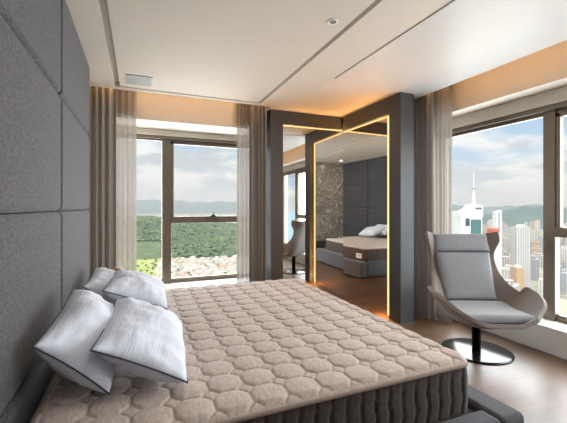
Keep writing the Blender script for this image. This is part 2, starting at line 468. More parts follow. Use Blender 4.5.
def sidef(i, j):
    x, y, nx, ny, s = PP[int(round(i * 900)) % 900]
    z = MZ0 + (ZT - MZ0) * j
    ph = (s + .005 * math.sin(z * 48)) / .0735
    d = abs(ph - math.floor(ph) - .5); dd = .5 - d
    o = -.012 + .016 * (1 - math.exp(-dd / .06)) * math.sin(PI * min(1, max(0, j)) ) ** .35 if 0 < j < 1 else -.012
    return (x + nx * o, y + ny * o, z)
bm = bmesh.new(); grid(bm, 900, 16, sidef, close_u=True)
V = [v for v in bm.verts if abs(v.co.z - MZ0) < 1e-5]
part('side_border', bm, M['border'], t, smooth=True)
part('piping', tube(bmesh.new(), [(p[0] - p[2] * .001, p[1] - p[3] * .001, ZT + .004) for p in perim(220)], .0085, 8, True), M['piping_tan'], t, smooth=True)
part('piping', tube(bmesh.new(), [(p[0] - p[2] * .008, p[1] - p[3] * .008, MZ0 + .009) for p in perim(220)], .008, 8, True), M['border'], t, smooth=True)
lb = part('care_label', B(MX1 + .002, MX1 + .007, 3.13, 3.29, .335, .425, bevel=.002), M['tag'], t); lb['label'] = 'white label with grey print'
bm = bmesh.new()
for k, (a, b, z, hh) in enumerate(((3.15, 3.27, .385, .012), (3.16, 3.21, .362, .007), (3.22, 3.262, .362, .007))): box(bm, MX1 + .007, MX1 + .0078, a, b, z, z + hh)
part('print', bm, M['ink'], lb)

# ------------------------------------------------------------------ pillows
def pillow_mesh(seed, L=.66, W=.46, T=.25):
    bm = bmesh.new(); N, K = 44, 34
    rnd = random.Random(seed); ox, oy = rnd.uniform(0, 50), rnd.uniform(0, 50)
    def edge(a, b):
        # soft rectangle with pulled corners
        x = L / 2 * a * (1 - .055 * (1 - b * b) * (a * a)); y = W / 2 * b * (1 - .07 * (1 - a * a) * (b * b))
        return x, y
    def hgt(a, b):
        f = max(0, (1 - abs(a) ** 2.6)) ** .55 * max(0, (1 - abs(b) ** 2.6)) ** .55
        return f
    def surf(sign):
        def f(i, j):
            a, b = -1 + 2 * i, -1 + 2 * j
            a, b = math.sin(a * PI / 2) * .35 + a * .65, math.sin(b * PI / 2) * .35 + b * .65
            x, y = edge(a, b); h = hgt(a, b)
            n = noise.noise(Vector((x * 5 + ox, y * 5 + oy, sign))) * .026 + noise.noise(Vector((x * 17 + ox, y * 10 + oy, sign * 2))) * .014
            # gathers radiating from the seam
            g = .006 * math.sin(x * 95 + 3 * noise.noise(Vector((x * 9 + ox, y * 6, 4)))) * (abs(b) ** 5) * (1 - abs(b)) * 6
            g += .006 * math.sin(y * 95 + 3 * noise.noise(Vector((x * 6, y * 9 + oy, 5)))) * (abs(a) ** 5) * (1 - abs(a)) * 6
            return (x, y, sign * (T / 2 * h + (n + g) * min(1, h * 1.6)))
        return f
    grid(bm, N, K, surf(1)); grid(bm, N, K, surf(-1))
    bmesh.ops.remove_doubles(bm, verts=bm.verts, dist=.0006)
    bmesh.ops.recalc_face_normals(bm, faces=bm.faces)
    ring = []
    for s in range(40): ring.append((*edge(-1 + 2 * s / 40, -1), 0))
    for s in range(28): ring.append((*edge(1, -1 + 2 * s / 28), 0))
    for s in range(40): ring.append((*edge(1 - 2 * s / 40, 1), 0))
    for s in range(28): ring.append((*edge(-1, 1 - 2 * s / 28), 0))
    pm = tube(bmesh.new(), ring, .0032, 6, True)
    return bm, pm
def pillow(label, c, u, v, seed, group='white pillows piled at the head of the bed', **kw):
    """c centre, u long axis, v short axis (world)"""
    u = Vector(u).normalized(); v = Vector(v); v = (v - u * v.dot(u)).normalized(); w = u.cross(v)
    e = thing('pillow', label, 'pillow', c, 0, group)
    e.rotation_euler = Matrix((u, v, w)).transposed().to_euler()
    b, p = pillow_mesh(seed, **kw)
    part('cover', b, M['pillow'], e, world=False, smooth=True)
    part('piping', p, M['pipe_dark'], e, world=False, smooth=True)
    return e
def pillow3(label, p1, p4, p2, seed, **kw):
    """from three of its corners: p1-p4 is the long edge, p1-p2 the short one"""
    p1, p4, p2 = Vector(p1), Vector(p4), Vector(p2); c = (p4 + p2) / 2
    return pillow(label, c, p4 - p1, p2 - p1, seed, L=(p4 - p1).length, W=(p2 - p1).length, **kw)
pillow3('white pillow leaning on the headboard, nearest the camera', (-.345, 1.51, .805), (-.32, 2.16, .865), (-.107, 1.472, .58), 1, T=.25)
pillow3('white pillow lying tilted on top of the nearest one, front right', (-.165, 1.45, .775), (-.115, 2.07, .805), (.18, 1.44, .60), 2, T=.19)
pillow3('white pillow leaning on the headboard at the far side, mostly hidden', (-.345, 2.66, .77), (-.335, 3.30, .795), (-.11, 2.66, .585), 3, T=.2)
pillow3('white pillow lying tilted behind the front one, near the curtain', (-.21, 2.54, .765), (-.18, 3.16, .78), (.175, 2.44, .61), 4, T=.2)

# ------------------------------------------------------------------ small wooden piece beyond the bed
t = thing('wooden_pedestal', 'round-topped light wooden post peeking out behind the rear pillow', 'pedestal', (-.20, 3.76, 0))
part('top', lathe(bmesh.new(), [(0, .715), (.03, .712), (.055, .700), (.062, .680), (.058, .655), (.045, .64), (0, .64)], 32, (-.20, 3.76, 0)), M['wood'], t, smooth=True)
part('post', lathe(bmesh.new(), [(0, .64), (.035, .64), (.03, .4), (.035, .05), (0, .05)], 24, (-.20, 3.76, 0)), M['wood'], t, smooth=True)
part('base', lathe(bmesh.new(), [(0, 0), (.12, 0), (.12, .03), (.04, .055), (0, .055)], 32, (-.20, 3.76, 0)), M['wood'], t, smooth=True)

# ------------------------------------------------------------------ curtains
def curtain_bm(axis, a0, a1, base, amp, folds, z0, z1, seed, flare=0, lift=0):
    rnd = random.Random(seed); ph = [rnd.uniform(0, 6.28) for _ in range(4)]
    n, k = int(folds * 16), 26
    def f(i, j):
        z = z1 + (z0 - z1) * j
        s = i * folds * 2 * PI
        w = amp * (math.sin(s + .5 * math.sin(i * 7 + ph[0])) + .35 * math.sin(2.3 * s + ph[1] + j * .6)) * (.75 + .25 * j)
        w += .012 * math.sin(i * 9 + ph[2] + j * 2.5) * j
        a = a0 + (a1 - a0) * i + .25 * amp * math.sin(2 * s + ph[3])
        a += flare * (j ** 3) * (i - .5) * 2
        return (a, base + w, z) if axis == 'x' else (base + w, a, z)
    bm = bmesh.new(); grid(bm, n, k, f); return bm
def curtain(label, mat, *a, **k):
    ax = a[0]; loc = ((a[1] + a[2]) / 2, a[3], 0) if ax == 'x' else (a[3], (a[1] + a[2]) / 2, 0)
    t = thing('curtain', label, 'curtain', loc)
    part('cloth', curtain_bm(*a, **k), M[mat], t, smooth=True)
    tr = B(a[1], a[2], a[3] - .012, a[3] + .012, 2.925, 2.948) if ax == 'x' else B(a[3] - .012, a[3] + .012, a[1], a[2], 2.925, 2.948)
    part('track', tr, M['white_metal'], t)
curtain('heavier taupe drape hanging between the headboard and the back window', 'drape', 'x', -.56, -.24, 4.37, .036, 4.5, .012, 2.93, 11)
curtain('thin see-through taupe sheer at the left edge of the back window', 'sheer', 'x', -.50, -.03, 4.455, .016, 7, .012, 2.93, 12)
curtain('heavier taupe drape hanging at the right of the back window by the mirror post', 'drape', 'x', 1.33, 1.57, 4.37, .034, 4, .012, 2.93, 13)
curtain('thin see-through taupe sheer at the right edge of the back window', 'sheer', 'x', 1.18, 1.60, 4.455, .016, 8, .012, 2.93, 14)
curtain('heavier taupe drape beside the dark post behind the armchair', 'drape', 'y', 3.04, 3.40, 3.09, .034, 4.5, .012, 2.93, 15, flare=.03)
curtain('thin see-through taupe sheer at the left edge of the right window', 'sheer', 'y', 2.865, 3.32, 3.20, .016, 7, .012, 2.93, 16)

# ------------------------------------------------------------------ armchair
def crom(P, t):
    n = len(P) - 1; x = min(max(t, 0), 1) * n; i = min(int(x), n - 1); f = x - i
    p0, p1, p2, p3 = P[max(i - 1, 0)], P[i], P[i + 1], P[min(i + 2, n)]
    return tuple(.5 * (2 * b + (c - a) * f + (2 * a - 5 * b + 4 * c - d) * f * f + (3 * b - a - 3 * c + d) * f ** 3) for a, b, c, d in zip(p0, p1, p2, p3))
ST = [  # y, z, half width, side rise
    (-.46, .375, .27, .05), (-.38, .345, .385, .16), (-.22, .325, .445, .235), (-.04, .32, .455, .26), (.10, .36, .43, .25),
    (.19, .48, .38, .16), (.26, .65, .33, .05), (.325, .81, .318, .045), (.37, .92, .36, .13), (.405, 1.01, .365, .13)]
def spine(s):
    y, z, w, r = crom(ST, s); e = .01
    a, b = crom(ST, max(0, s - e)), crom(ST, min(1, s + e))
    ty, tz = b[0] - a[0], b[1] - a[1]; l = math.hypot(ty, tz) or 1; ty, tz = ty / l, tz / l
    return y, z, w, r, -tz, ty       # normal towards the sitter
def shell(i, j):
    y, z, w, r, ny, nz = spine(i); q = -1 + 2 * j
    q = math.copysign(abs(q) ** .85, q)
    k = max(0, (abs(q) - .38) / .62) ** 1.45
    o = r * k
    # the top corners of the wings are rounded off
    return (w * q * (1 - .04 * k), y + ny * o, z + nz * o)
bm = bmesh.new(); grid(bm, 46, 33, shell)
bmesh.ops.recalc_face_normals(bm, faces=bm.faces)
CH = thing('armchair', 'grey wingback swivel lounge chair on a round black base by the window', 'armchair', (2.82, 2.26, 0), math.radians(-25))
sh = part('shell', bm, M['chair_shell'], CH, world=False, smooth=True)
md = sh.modifiers.new('thick', 'SOLIDIFY'); md.thickness = .034; md.offset = 0
md = sh.modifiers.new('round', 'BEVEL'); md.width = .012; md.segments = 3; md.limit_method = 'ANGLE'; md.angle_limit = math.radians(50)
def pad(s0, s1, wfun, lo, th, nu=26, nv=22, side=.0):
    """cushion following the inside of the shell from s0 to s1"""
    bm = bmesh.new()
    def f(top):
        def g(i, j):
            a, b = -1 + 2 * i, -1 + 2 * j
            a2, b2 = math.sin(a * PI / 2) * .4 + a * .6, math.sin(b * PI / 2) * .4 + b * .6
            s = s0 + (s1 - s0) * (a2 + 1) / 2
            y, z, w, r, ny, nz = spine(s)
            hw = wfun((a2 + 1) / 2); x = hw * b2
            cr = (max(0, 1 - abs(a2) ** 7) ** .45) * (max(0, 1 - abs(b2) ** 7) ** .45)
            o = lo + th / 2 + (th / 2 * cr if top else -th / 2 * cr)
            return (x, y + ny * o, z + nz * o)
        return g
    grid(bm, nu, nv, f(True)); grid(bm, nu, nv, f(False))
    bmesh.ops.remove_doubles(bm, verts=bm.verts, dist=.0008); bmesh.ops.recalc_face_normals(bm, faces=bm.faces)
    return bm
part('seat_cushion', pad(.055, .475, lambda k: .27 + .05 * math.sin(k * PI * .9), .018, .085), M['chair_pad'], CH, world=False, smooth=True)
part('back_cushion', pad(.485, .80, lambda k: .235 + .028 * k, .018, .075), M['chair_pad'], CH, world=False, smooth=True)
part('headrest', pad(.805, .99, lambda k: .268, .018, .085), M['chair_pad'], CH, world=False, smooth=True)
part('column', lathe(bmesh.new(), [(0, .015), (.037, .015), (.037, .29), (.08, .305), (.08, .312), (0, .312)], 28), M['black'], CH, world=False, smooth=True)
part('base', lathe(bmesh.new(), [(0, 0), (.285, 0), (.29, .004), (.288, .010), (.27, .013), (.05, .016), (0, .016)], 64), M['gloss_black'], CH, world=False, smooth=True)

# ------------------------------------------------------------------ behind the camera, seen in the mirrors
t = thing('marble_panel', 'grey veined marble wall panel seen only in the mirror', 'wall panel', (1.4, -.34, 0))
part('slab', B(.0, 3.0, -.38, -.30, .34, CZ - .004, bevel=.004), M['marble'], t)
part('support', B(-.02, 3.02, -.75, -.385, .0, CZ - .001), M['wall'], t)
t = thing('low_cabinet', 'dark low cabinet below the marble panel seen in the mirror', 'cabinet', (1.4, -.25, 0))
part('body', B(.30, 2.85, -.375, -.14, .06, .325, bevel=.006), M['dark_cabinet'], t)
for k in range(3): part('door', B(.31 + k * .847, 1.145 + k * .847, -.139, -.124, .07, .318, bevel=.004), M['dark_cabinet'], t)
part('plinth', B(.33, 2.82, -.37, -.18, 0, .06), M['black'], t)

# ------------------------------------------------------------------ the view outside
G = -130.0
def mat_ground():
    m, nt, b = new_mat('city ground', (.4, .4, .35, 1), .95, 0, .1)
    tc = nt.add('ShaderNodeTexCoord').outputs['Object']
    n = nt.noise(tc, .012, 5, .7); n2 = nt.noise(tc, .09, 4, .7)
    base = nt.ramp(n, [(.35, lin(150, 156, 118)), (.5, lin(190, 186, 172)), (.65, lin(204, 198, 186))])
    nt.link(nt.mix(nt.ramp(n2, [(.45, (0, 0, 0, 1)), (.6, (1, 1, 1, 1))]), base, lin(148, 152, 140)), b.inputs['Base Color']); return m
M['ground'] = mat_ground()
def mat_field():
    m, nt, b = new_mat('meadow', (.3, .4, .1, 1), .95, 0, .1)
    tc = nt.add('ShaderNodeTexCoord').outputs['Object']
    nt.link(nt.ramp(nt.noise(tc, .03, 5, .7), [(.35, lin(150, 168, 92)), (.65, lin(196, 200, 128))]), b.inputs['Base Color']); return m
M['field'] = mat_field()
def mat_forest(name, c1, c2, c3, sc):
    m, nt, b = new_mat(name, c2, .95, 0, .1)
    tc = nt.add('ShaderNodeTexCoord').outputs['Object']
    nt.link(nt.ramp(nt.noise(tc, sc, 6, .75), [(.32, c1), (.5, c2), (.68, c3)]), b.inputs['Base Color']); return m
M['forest'] = mat_forest('forest leaves', lin(80, 98, 68), lin(104, 120, 84), lin(136, 146, 106), .03)
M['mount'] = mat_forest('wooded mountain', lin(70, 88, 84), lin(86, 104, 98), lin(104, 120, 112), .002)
M['sand'] = plain('beach sand', lin(222, 204, 172), .95, grain=.05, gscale=.05)
m, nt, b = new_mat('sea water', lin(150, 190, 205), .25, 0, .5); M['sea'] = m
tc = nt.add('ShaderNodeTexCoord').outputs['Object']
nt.link(nt.ramp(nt.noise(tc, .004, 3), [(.3, lin(140, 182, 198)), (.7, lin(166, 202, 212))]), b.inputs['Base Color'])

def pol(az, d): a = math.radians(az); return d * math.sin(a), d * math.cos(a)    # az clockwise from +y
tag(struct('ground_plain', B(-9000, 14000, 60, 16000, G - 5, G), M['ground']), 'pale plain below the tower')
bm = bmesh.new(); vs = [bm.verts.new((x, y, G - 1)) for x, y in ((40, -200), (700, 160), (900, 60), (15000, 60), (15000, -9000), (-3000, -9000), (-3000, -200))]; bm.faces.new(vs)
tag(struct('sea', bm, M['sea']), 'pale blue sea')
# wooded hill under the back window
def hill_z(x, y):
    az = math.degrees(math.atan2(x, y)); d = math.hypot(x, y)
    e = max(0, 1 - ((d - 1400) / 470) ** 2)
    h = 96 - 3.4 * max(0, az - 2) - 1.0 * max(0, -az)
    return G + h * e ** .9 + (noise.noise(Vector((x * .006, y * .006, 0))) * 14) * e
bm = bmesh.new()
def hf(i, j):
    az = -28 + 58 * i; d = 930 + 940 * j; x, y = pol(az, d); return (x, y, hill_z(x, y) - 2)
grid(bm, 60, 40, hf); tag(struct('hill', bm, M['forest'], True), 'wooded hill beyond the town')
def blob(bm, c, r, rnd):
    vs = []
    for a, z, q in ((0, 1, 0), (0, -.4, 0)): vs.append(bm.verts.new((c[0], c[1], c[2] + r * z)))
    ring = [[bm.verts.new((c[0] + r * q * math.cos(PI / 3 * k + o) * rnd.uniform(.8, 1.2), c[1] + r * q * math.sin(PI / 3 * k + o), c[2] + r * z * rnd.uniform(.8, 1.2))) for k in range(6)] for q, z, o in ((.75, .65, 0), (1, .1, .5))]
    for k in range(6):
        l = (k + 1) % 6
        bm.faces.new((vs[0], ring[0][k], ring[0][l])); bm.faces.new((ring[0][k], ring[1][k], ring[1][l], ring[0][l])); bm.faces.new((ring[1][k], vs[1], ring[1][l]))
rnd = random.Random(3); bm = bmesh.new()
for k in range(9000):
    az = rnd.uniform(-14, 24); d = rnd.uniform(935 if az > 3.4 else 1030, 1500); x, y = pol(az, d); blob(bm, (x, y, hill_z(x, y)), rnd.uniform(3.5, 7), rnd)
o = mesh_obj('forest_canopy', bm, M['forest'], None, True); tag(o, 'dense green tree canopy covering the hill outside the back window', 'forest', kind='stuff')
# meadow left of the town
bm = bmesh.new(); vs = [bm.verts.new((*pol(a, d), G + 1)) for a, d in ((-12, 560), (1.2, 560), (2.6, 690), (3.4, 800), (3.4, 960), (3.2, 1050), (-12, 1050))]; bm.faces.new(vs)
tag(struct('meadow', bm, M['field']), 'yellow-green meadow beside the town')
# mountains
def ridge(name, az0, az1, d, depth, hfun, mat, label, n=90, k=14):
    bm = bmesh.new()
    def f(i, j):
        az = az0 + (az1 - az0) * i; dd = d + depth * (j - .5); x, y = pol(az, dd)
        t = 1 - abs(2 * j - 1)
        h = hfun(az) * t ** .8 + noise.noise(Vector((x * .0018, y * .0018, 2))) * hfun(az) * .28 * t * (1 - t) * 3
        return (x, y, G + h)
    grid(bm, n, k, f); bmesh.ops.recalc_face_normals(bm, faces=bm.faces); return tag(struct(name, bm, mat, True), label)
def nz(a, s): return noise.noise(Vector((a * s, 7.3, 0)))
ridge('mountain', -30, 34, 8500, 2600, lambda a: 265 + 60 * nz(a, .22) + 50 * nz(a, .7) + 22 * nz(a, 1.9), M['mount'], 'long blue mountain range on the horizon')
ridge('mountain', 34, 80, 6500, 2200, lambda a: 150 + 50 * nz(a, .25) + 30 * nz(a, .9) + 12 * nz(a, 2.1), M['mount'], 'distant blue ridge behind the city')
def hr(a):
    p = math.exp(-((a - 59.3) / 5.2) ** 2) * 150
    if a > 56.6: p = max(p, 128 + 22 * math.exp(-((a - 57.0) / .9) ** 2) - 1.1 * max(0, a - 58))
    else: p = max(p, 148 - 14 * (56.8 - a) - (0 if a > 56.4 else 6))
    return max(12, p + 5 * nz(a, 1.2))
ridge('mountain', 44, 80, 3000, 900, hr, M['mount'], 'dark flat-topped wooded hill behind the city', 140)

# haze over the plain
m = bpy.data.materials.new('thin haze'); m.use_nodes = True; nt = NT(m.node_tree); nt.n.clear()
vsn = nt.add('ShaderNodeVolumeScatter'); vsn.inputs['Color'].default_value = (.72, .87, 1, 1); vsn.inputs['Density'].default_value = 1 / 6000
oo = nt.add('ShaderNodeOutputMaterial'); nt.link(vsn.outputs[0], oo.inputs['Volume']); M['haze'] = m
tag(mesh_obj('haze', B(-8900, 13900, 70, 15900, G - 4, G + 700), M['haze']), 'thin pale haze hanging over the plain and the hills', None, kind='structure')

# buildings
def mat_build():
    m, nt, b = new_mat('apartment facade', (.7, .7, .7, 1), .8, 0, .2)
    tc = nt.add('ShaderNodeTexCoord').outputs['Object']; sx = nt.add('ShaderNodeSeparateXYZ'); nt.link(tc, sx.inputs[0])
    oi = nt.add('ShaderNodeObjectInfo')
    base = nt.ramp(oi.outputs['Random'], [(0, lin(226, 224, 220)), (.3, lin(206, 202, 196)), (.48, lin(182, 183, 187)), (.62, lin(212, 203, 186)), (.74, lin(212, 190, 160)), (.82, lin(186, 188, 194)), (.9, lin(220, 196, 178)), (1, lin(226, 224, 220))], 'CONSTANT')
    h = nt.math('ADD', sx.outputs[0], sx.outputs[1])
    wz = nt.math('GREATER_THAN', nt.math('FRACT', nt.math('MULTIPLY', sx.outputs[2], .31)), .48)
    wx = nt.math('GREATER_THAN', nt.math('FRACT', nt.math('MULTIPLY', h, .27)), .42)
    geo = nt.add('ShaderNodeNewGeometry'); sn = nt.add('ShaderNodeSeparateXYZ'); nt.link(geo.outputs['Normal'], sn.inputs[0])
    wall = nt.math('LESS_THAN', sn.outputs[2], .5)
    w = nt.math('MULTIPLY', nt.math('MULTIPLY', wz, wx), wall)
    nt.link(nt.mix(nt.math('MULTIPLY', w, .9), base, lin(92, 102, 116)), b.inputs['Base Color']); return m
M['build'] = mat_build()
m, nt, b = new_mat('house wall', (.8, .8, .8, 1), .85, 0, .1); M['house'] = m
oi = nt.add('ShaderNodeObjectInfo'); nt.link(nt.ramp(oi.outputs['Random'], [(0, lin(236, 230, 222)), (.4, lin(244, 240, 236)), (.7, lin(226, 210, 190)), (1, lin(232, 226, 220))], 'CONSTANT'), b.inputs['Base Color'])
m, nt, b = new_mat('house roof', (.5, .3, .2, 1), .85, 0, .1); M['roof'] = m
oi = nt.add('ShaderNodeObjectInfo'); nt.link(nt.ramp(oi.outputs['Random'], [(0, lin(226, 206, 192)), (.3, lin(206, 178, 160)), (.55, lin(226, 218, 210)), (.75, lin(206, 190, 176)), (.9, lin(184, 184, 186))], 'CONSTANT'), b.inputs['Base Color'])
M['tower_white'] = plain('white tower cladding', lin(238, 238, 238), .6, grain=.02, gscale=.2)
M['tower_glass'] = plain('green tower glass', lin(96, 132, 132), .15, .3, grain=.08, gscale=.3)
M['tower_dark'] = plain('dark tower glazing', lin(86, 98, 104), .2, .3, grain=.05, gscale=.3)
M['red_roof'] = plain('red roof sheet', lin(206, 110, 88), .8, grain=.06, gscale=.2)
M['tan'] = plain('tan facade', lin(196, 168, 138), .8, grain=.05, gscale=.2)

def house_bm(w, l, h, r):
    a = bmesh.new(); box(a, -w / 2, w / 2, -l / 2, l / 2, 0, h)
    c = bmesh.new(); e = .5
    v = [c.verts.new(p) for p in ((-w / 2 - e, -l / 2 - e, h), (w / 2 + e, -l / 2 - e, h), (w / 2 + e, l / 2 + e, h), (-w / 2 - e, l / 2 + e, h), (0, -l / 2 - e, h + r), (0, l / 2 + e, h + r))]
    for q in ((0, 1, 4), (2, 3, 5), (1, 2, 5, 4), (3, 0, 4, 5), (0, 3, 2, 1)): c.faces.new([v[k] for k in q])
    return a, c
protos = []
for w, l, h, r in ((9, 13, 4, 2.6), (11, 10, 6, 2.4), (8, 9, 3.5, 2.2), (10, 14, 6, 3)):
    a, c = house_bm(w, l, h, r); ma = bpy.data.meshes.new('house_walls'); a.to_mesh(ma); a.free(); mc = bpy.data.meshes.new('house_roof'); c.to_mesh(mc); c.free()
    ma.materials.append(M['house']); mc.materials.append(M['roof']); protos.append((ma, mc))
rnd = random.Random(5); used = []; n = 0
for k in range(14000):
    if n >= 250: break
    az = rnd.uniform(2.0, 17.5); d = rnd.uniform(545, 905); lim = 2.2 + max(0, (d - 600) / 300)
    if az < lim: continue
    x, y = pol(az, d)
    if any((x - p) ** 2 + (y - q) ** 2 < 16.2 ** 2 for p, q in used): continue
    used.append((x, y)); n += 1
    ma, mc = rnd.choice(protos)
    o = bpy.data.objects.new('house', ma); COL.objects.link(o); o.location = (x, y, G); o.rotation_euler = (0, 0, math.radians(20) + rnd.choice((0, PI / 2)) + rnd.uniform(-.1, .1))
    tag(o, 'small pale house in the dense town at the foot of the wooded hill', 'house', 'houses of the town under the hill')
    c = bpy.data.objects.new('roof', mc); COL.objects.link(c); c.parent = o
rnd = random.Random(9); tp = []; nh = len(used)
for k in range(4):
    bm = bmesh.new(); blob(bm, (0, 0, 2.6), 3.2, rnd); lathe(bm, [(0, 0), (.35, 0), (.3, 2), (0, 2)], 6)
    me = bpy.data.meshes.new('tree'); bm.to_mesh(me); bm.free(); me.materials.append(M['forest']); tp.append(me)
n = 0
for k in range(6000):
    if n >= 200: break
    az = rnd.uniform(-4, 18); d = rnd.uniform(550, 915); x, y = pol(az, d)
    if any((x - p) ** 2 + (y - q) ** 2 < (14 if i < nh else 8) ** 2 for i, (p, q) in enumerate(used)): continue
    if az < 3.2:
        if rnd.random() > .04: continue
    used.append((x, y)); n += 1; o = bpy.data.objects.new('tree', rnd.choice(tp)); COL.objects.link(o); o.location = (x, y, G + (1 if az < 3.4 else 0)); o.scale = [rnd.uniform(.7, 1.15)] * 3
    tag(o, 'small round green tree among the houses and meadow below the wooded hill', 'tree', 'trees of the town under the hill')
# far pale town strip on the plain
rnd = random.Random(15); used = []
YAW = math.atan(144.5 / 350)
def at(px, d):                  # point at camera depth d on a bearing
    u = (px - 283.5) / 350; s, c = math.sin(YAW), math.cos(YAW); return Vector((d * (s + u * c), d * (c - u * s), 0))
used = [tuple(at(p, d)[:2]) for p, d in ((472, 345), (499.3, 626), (496, 567), (520.5, 487), (524, 568))]
bprotos = []
for w, l in ((18, 18), (14, 24), (22, 16), (16, 34)):
    a = bmesh.new(); box(a, -w / 2, w / 2, -l / 2, l / 2, 0, 1)
    ma = bpy.data.meshes.new('building'); a.to_mesh(ma); a.free(); ma.materials.append(M['build']); bprotos.append((w, l))
def building(x, y, w, l, h, rz, top=True):
    a = bmesh.new(); box(a, -w / 2, w / 2, -l / 2, l / 2, 0, h)
    if top: box(a, -w * .25, w * .2, -l * .2, l * .25, h, h + 5)
    o = mesh_obj('building', a, M['build']); o.location = (x, y, G); o.rotation_euler = (0, 0, rz); return o
n = 0
for k in range(6000):
    if n >= 235: break
    az = rnd.uniform(43, 68); d = 470 + 1750 * rnd.random() ** 1.5; x, y = pol(az, d)
    if az > 57.5 and d < 640: continue
    if abs(az - 50.5) < 2.6 and d < 330: continue
    if any((x - p) ** 2 + (y - q) ** 2 < (26 + d * .012) ** 2 for p, q in used): continue
    used.append((x, y)); n += 1
    w, l = rnd.choice(bprotos)
    h = rnd.choice((14, 22, 30, 38, 46, 58)) * (1 if d < 900 else 1.15)
    if d < 620: h = min(h, 44)
    o = building(x, y, w, l, h, math.radians(30) + rnd.uniform(-.15, .15) + rnd.choice((0, PI / 2)))
    tag(o, 'pale apartment block among many in the dense city outside the right window', 'building', 'city blocks outside the right window')
n = 0
for k in range(2000):
    if n >= 40: break
    az = rnd.uniform(-8, 24); d = rnd.uniform(2700, 6000); x, y = pol(az, d)
    if any((x - p) ** 2 + (y - q) ** 2 < 95 ** 2 for p, q in used): continue
    used.append((x, y)); n += 1
    o = building(x, y, rnd.uniform(30, 60), rnd.uniform(30, 60), rnd.uniform(15, 40), rnd.uniform(0, 1), False)
    tag(o, 'tiny far building on the hazy plain behind the wooded hill', 'building', 'far buildings on the plain')

# white tower with a swooping crown and spire
D = 330
tx, ty = pol(49.75, D)
P = at(472, 330); T = thing('tower', 'white tower with green glass front, swooping crown and tall spire', 'tower', (P.x, P.y, G), -YAW)
zz = lambda y: -(y - 207) / 350 * 330 + 1.3 - G
wpx = 330 / 350
a = B(-10.5 * wpx, 10.2 * wpx, 0, 18, 0, zz(217)); part('shaft', a, M['tower_white'], T, world=False)
a = bmesh.new(); box(a, -1.2 * wpx, 8.8 * wpx, -.6, 0, 40, zz(219.5)); part('glass_front', a, M['tower_glass'], T, world=False)
a = bmesh.new(); box(a, -6.5 * wpx, -2.6 * wpx, -.4, 0, zz(226), zz(218.5)); part('dark_window', a, M['tower_dark'], T, world=False)
a = bmesh.new()
prof = [(-11.5, 217), (11, 217), (11, 205.5), (5.5, 204), (3.2, 204.5), (0, 208.5), (-5, 211), (-11.5, 211.5)]
f0 = [a.verts.new((x * wpx, 0, zz(y))) for x, y in prof]; f1 = [a.verts.new((x * wpx, 17, zz(y))) for x, y in prof]
a.faces.new(f0); a.faces.new(f1[::-1])
for k in range(len(prof)): a.faces.new((f0[k], f1[k], f1[(k + 1) % len(prof)], f0[(k + 1) % len(prof)]))
bmesh.ops.recalc_face_normals(a, faces=a.faces); cr = part('crown', a, M['tower_white'], T, world=False)
a = bmesh.new()
for k in range(3): box(a, (3.6 + k * 2.1) * wpx, (5.1 + k * 2.1) * wpx, -.4, 0, zz(209.3), zz(207.6))
part('crown_window', a, M['tower_dark'], cr, world=False)
a = lathe(bmesh.new(), [(0, zz(206)), (1.9, zz(206)), (1.3, zz(196)), (.8, zz(190)), (.45, zz(183)), (.2, zz(171)), (0, zz(171))], 10, (4.6 * wpx, 5, 0)); part('spire', a, M['tower_white'], T, world=False)
a = bmesh.new()
for y in (197.5, 193, 189): box(a, 4.6 * wpx - .7, 4.6 * wpx + .7, 4.3, 5.7, zz(y), zz(y - 1.2))
part('antenna_drum', a, M['tower_dark'], T, world=False)
# slim twin tower
P = at(499.3, 620); k6 = 620 / 350; z6 = lambda y: -(y - 207) * k6 + 1.3 - G
T = thing('tower', 'slim white twin-slab high-rise right of the spired tower', 'tower', (P.x, P.y, G), -YAW)
part('slab', B(-2.9 * k6, -.7 * k6, 0, 12, 0, z6(211.5)), M['tower_white'], T, world=False)
part('slab', B(.3 * k6, 2.6 * k6, 0, 12, 0, z6(210)), M['tower_white'], T, world=False)
part('glass_core', B(-.7 * k6, .3 * k6, 1, 11, 0, z6(213)), M['tower_dark'], T, world=False)
# red topped block and tan block
P = at(496, 560); k5 = 560 / 350; z5 = lambda y: -(y - 207) * k5 + 1.3 - G
T = thing('building', 'block with a red roof structure in front of the slim tower', 'building', (P.x, P.y, G), -YAW)
part('walls', B(-5 * k5, 5 * k5, 0, 14, 0, z5(234)), M['tower_white'], T, world=False)
part('roof', B(-4 * k5, 4 * k5, 0, 14, z5(234), z5(228.5), bevel=1), M['red_roof'], T, world=False)
P = at(520.5, 480); k4 = 480 / 350; z4 = lambda y: -(y - 207) * k4 + 1.3 - G
T = thing('building', 'tan brown apartment block near the beach', 'building', (P.x, P.y, G), -YAW)
part('walls', B(-4 * k4, 4 * k4, 0, 14, 0, z4(268)), M['tan'], T, world=False)
part('roof_house', B(-2 * k4, 2.2 * k4, 3, 10, z4(268), z4(266)), M['tower_white'], T, world=False)
P = at(524, 560); k5 = 560 / 350
T = thing('building', 'wide tall grey-white residential tower in the middle of the city', 'building', (P.x, P.y, G), -YAW)
part('walls', B(-7 * k5, 6.5 * k5, 0, 16, 0, z5(227)), M['build'], T, world=False)
part('roof_house', B(-3 * k5, 3 * k5, 4, 12, z5(227), z5(224.8)), M['tower_white'], T, world=False)
# beach
bm = bmesh.new(); vs = [bm.verts.new((*pol(a, d), G + .6)) for a, d in ((57.0, 560), (59.5, 640), (64, 620), (76, 600), (80, 420), (66, 440), (60.5, 470), (58.5, 500))]; bm.faces.new(vs)
tag(struct('beach', bm, M['sand']), 'pale sandy beach below the right window')

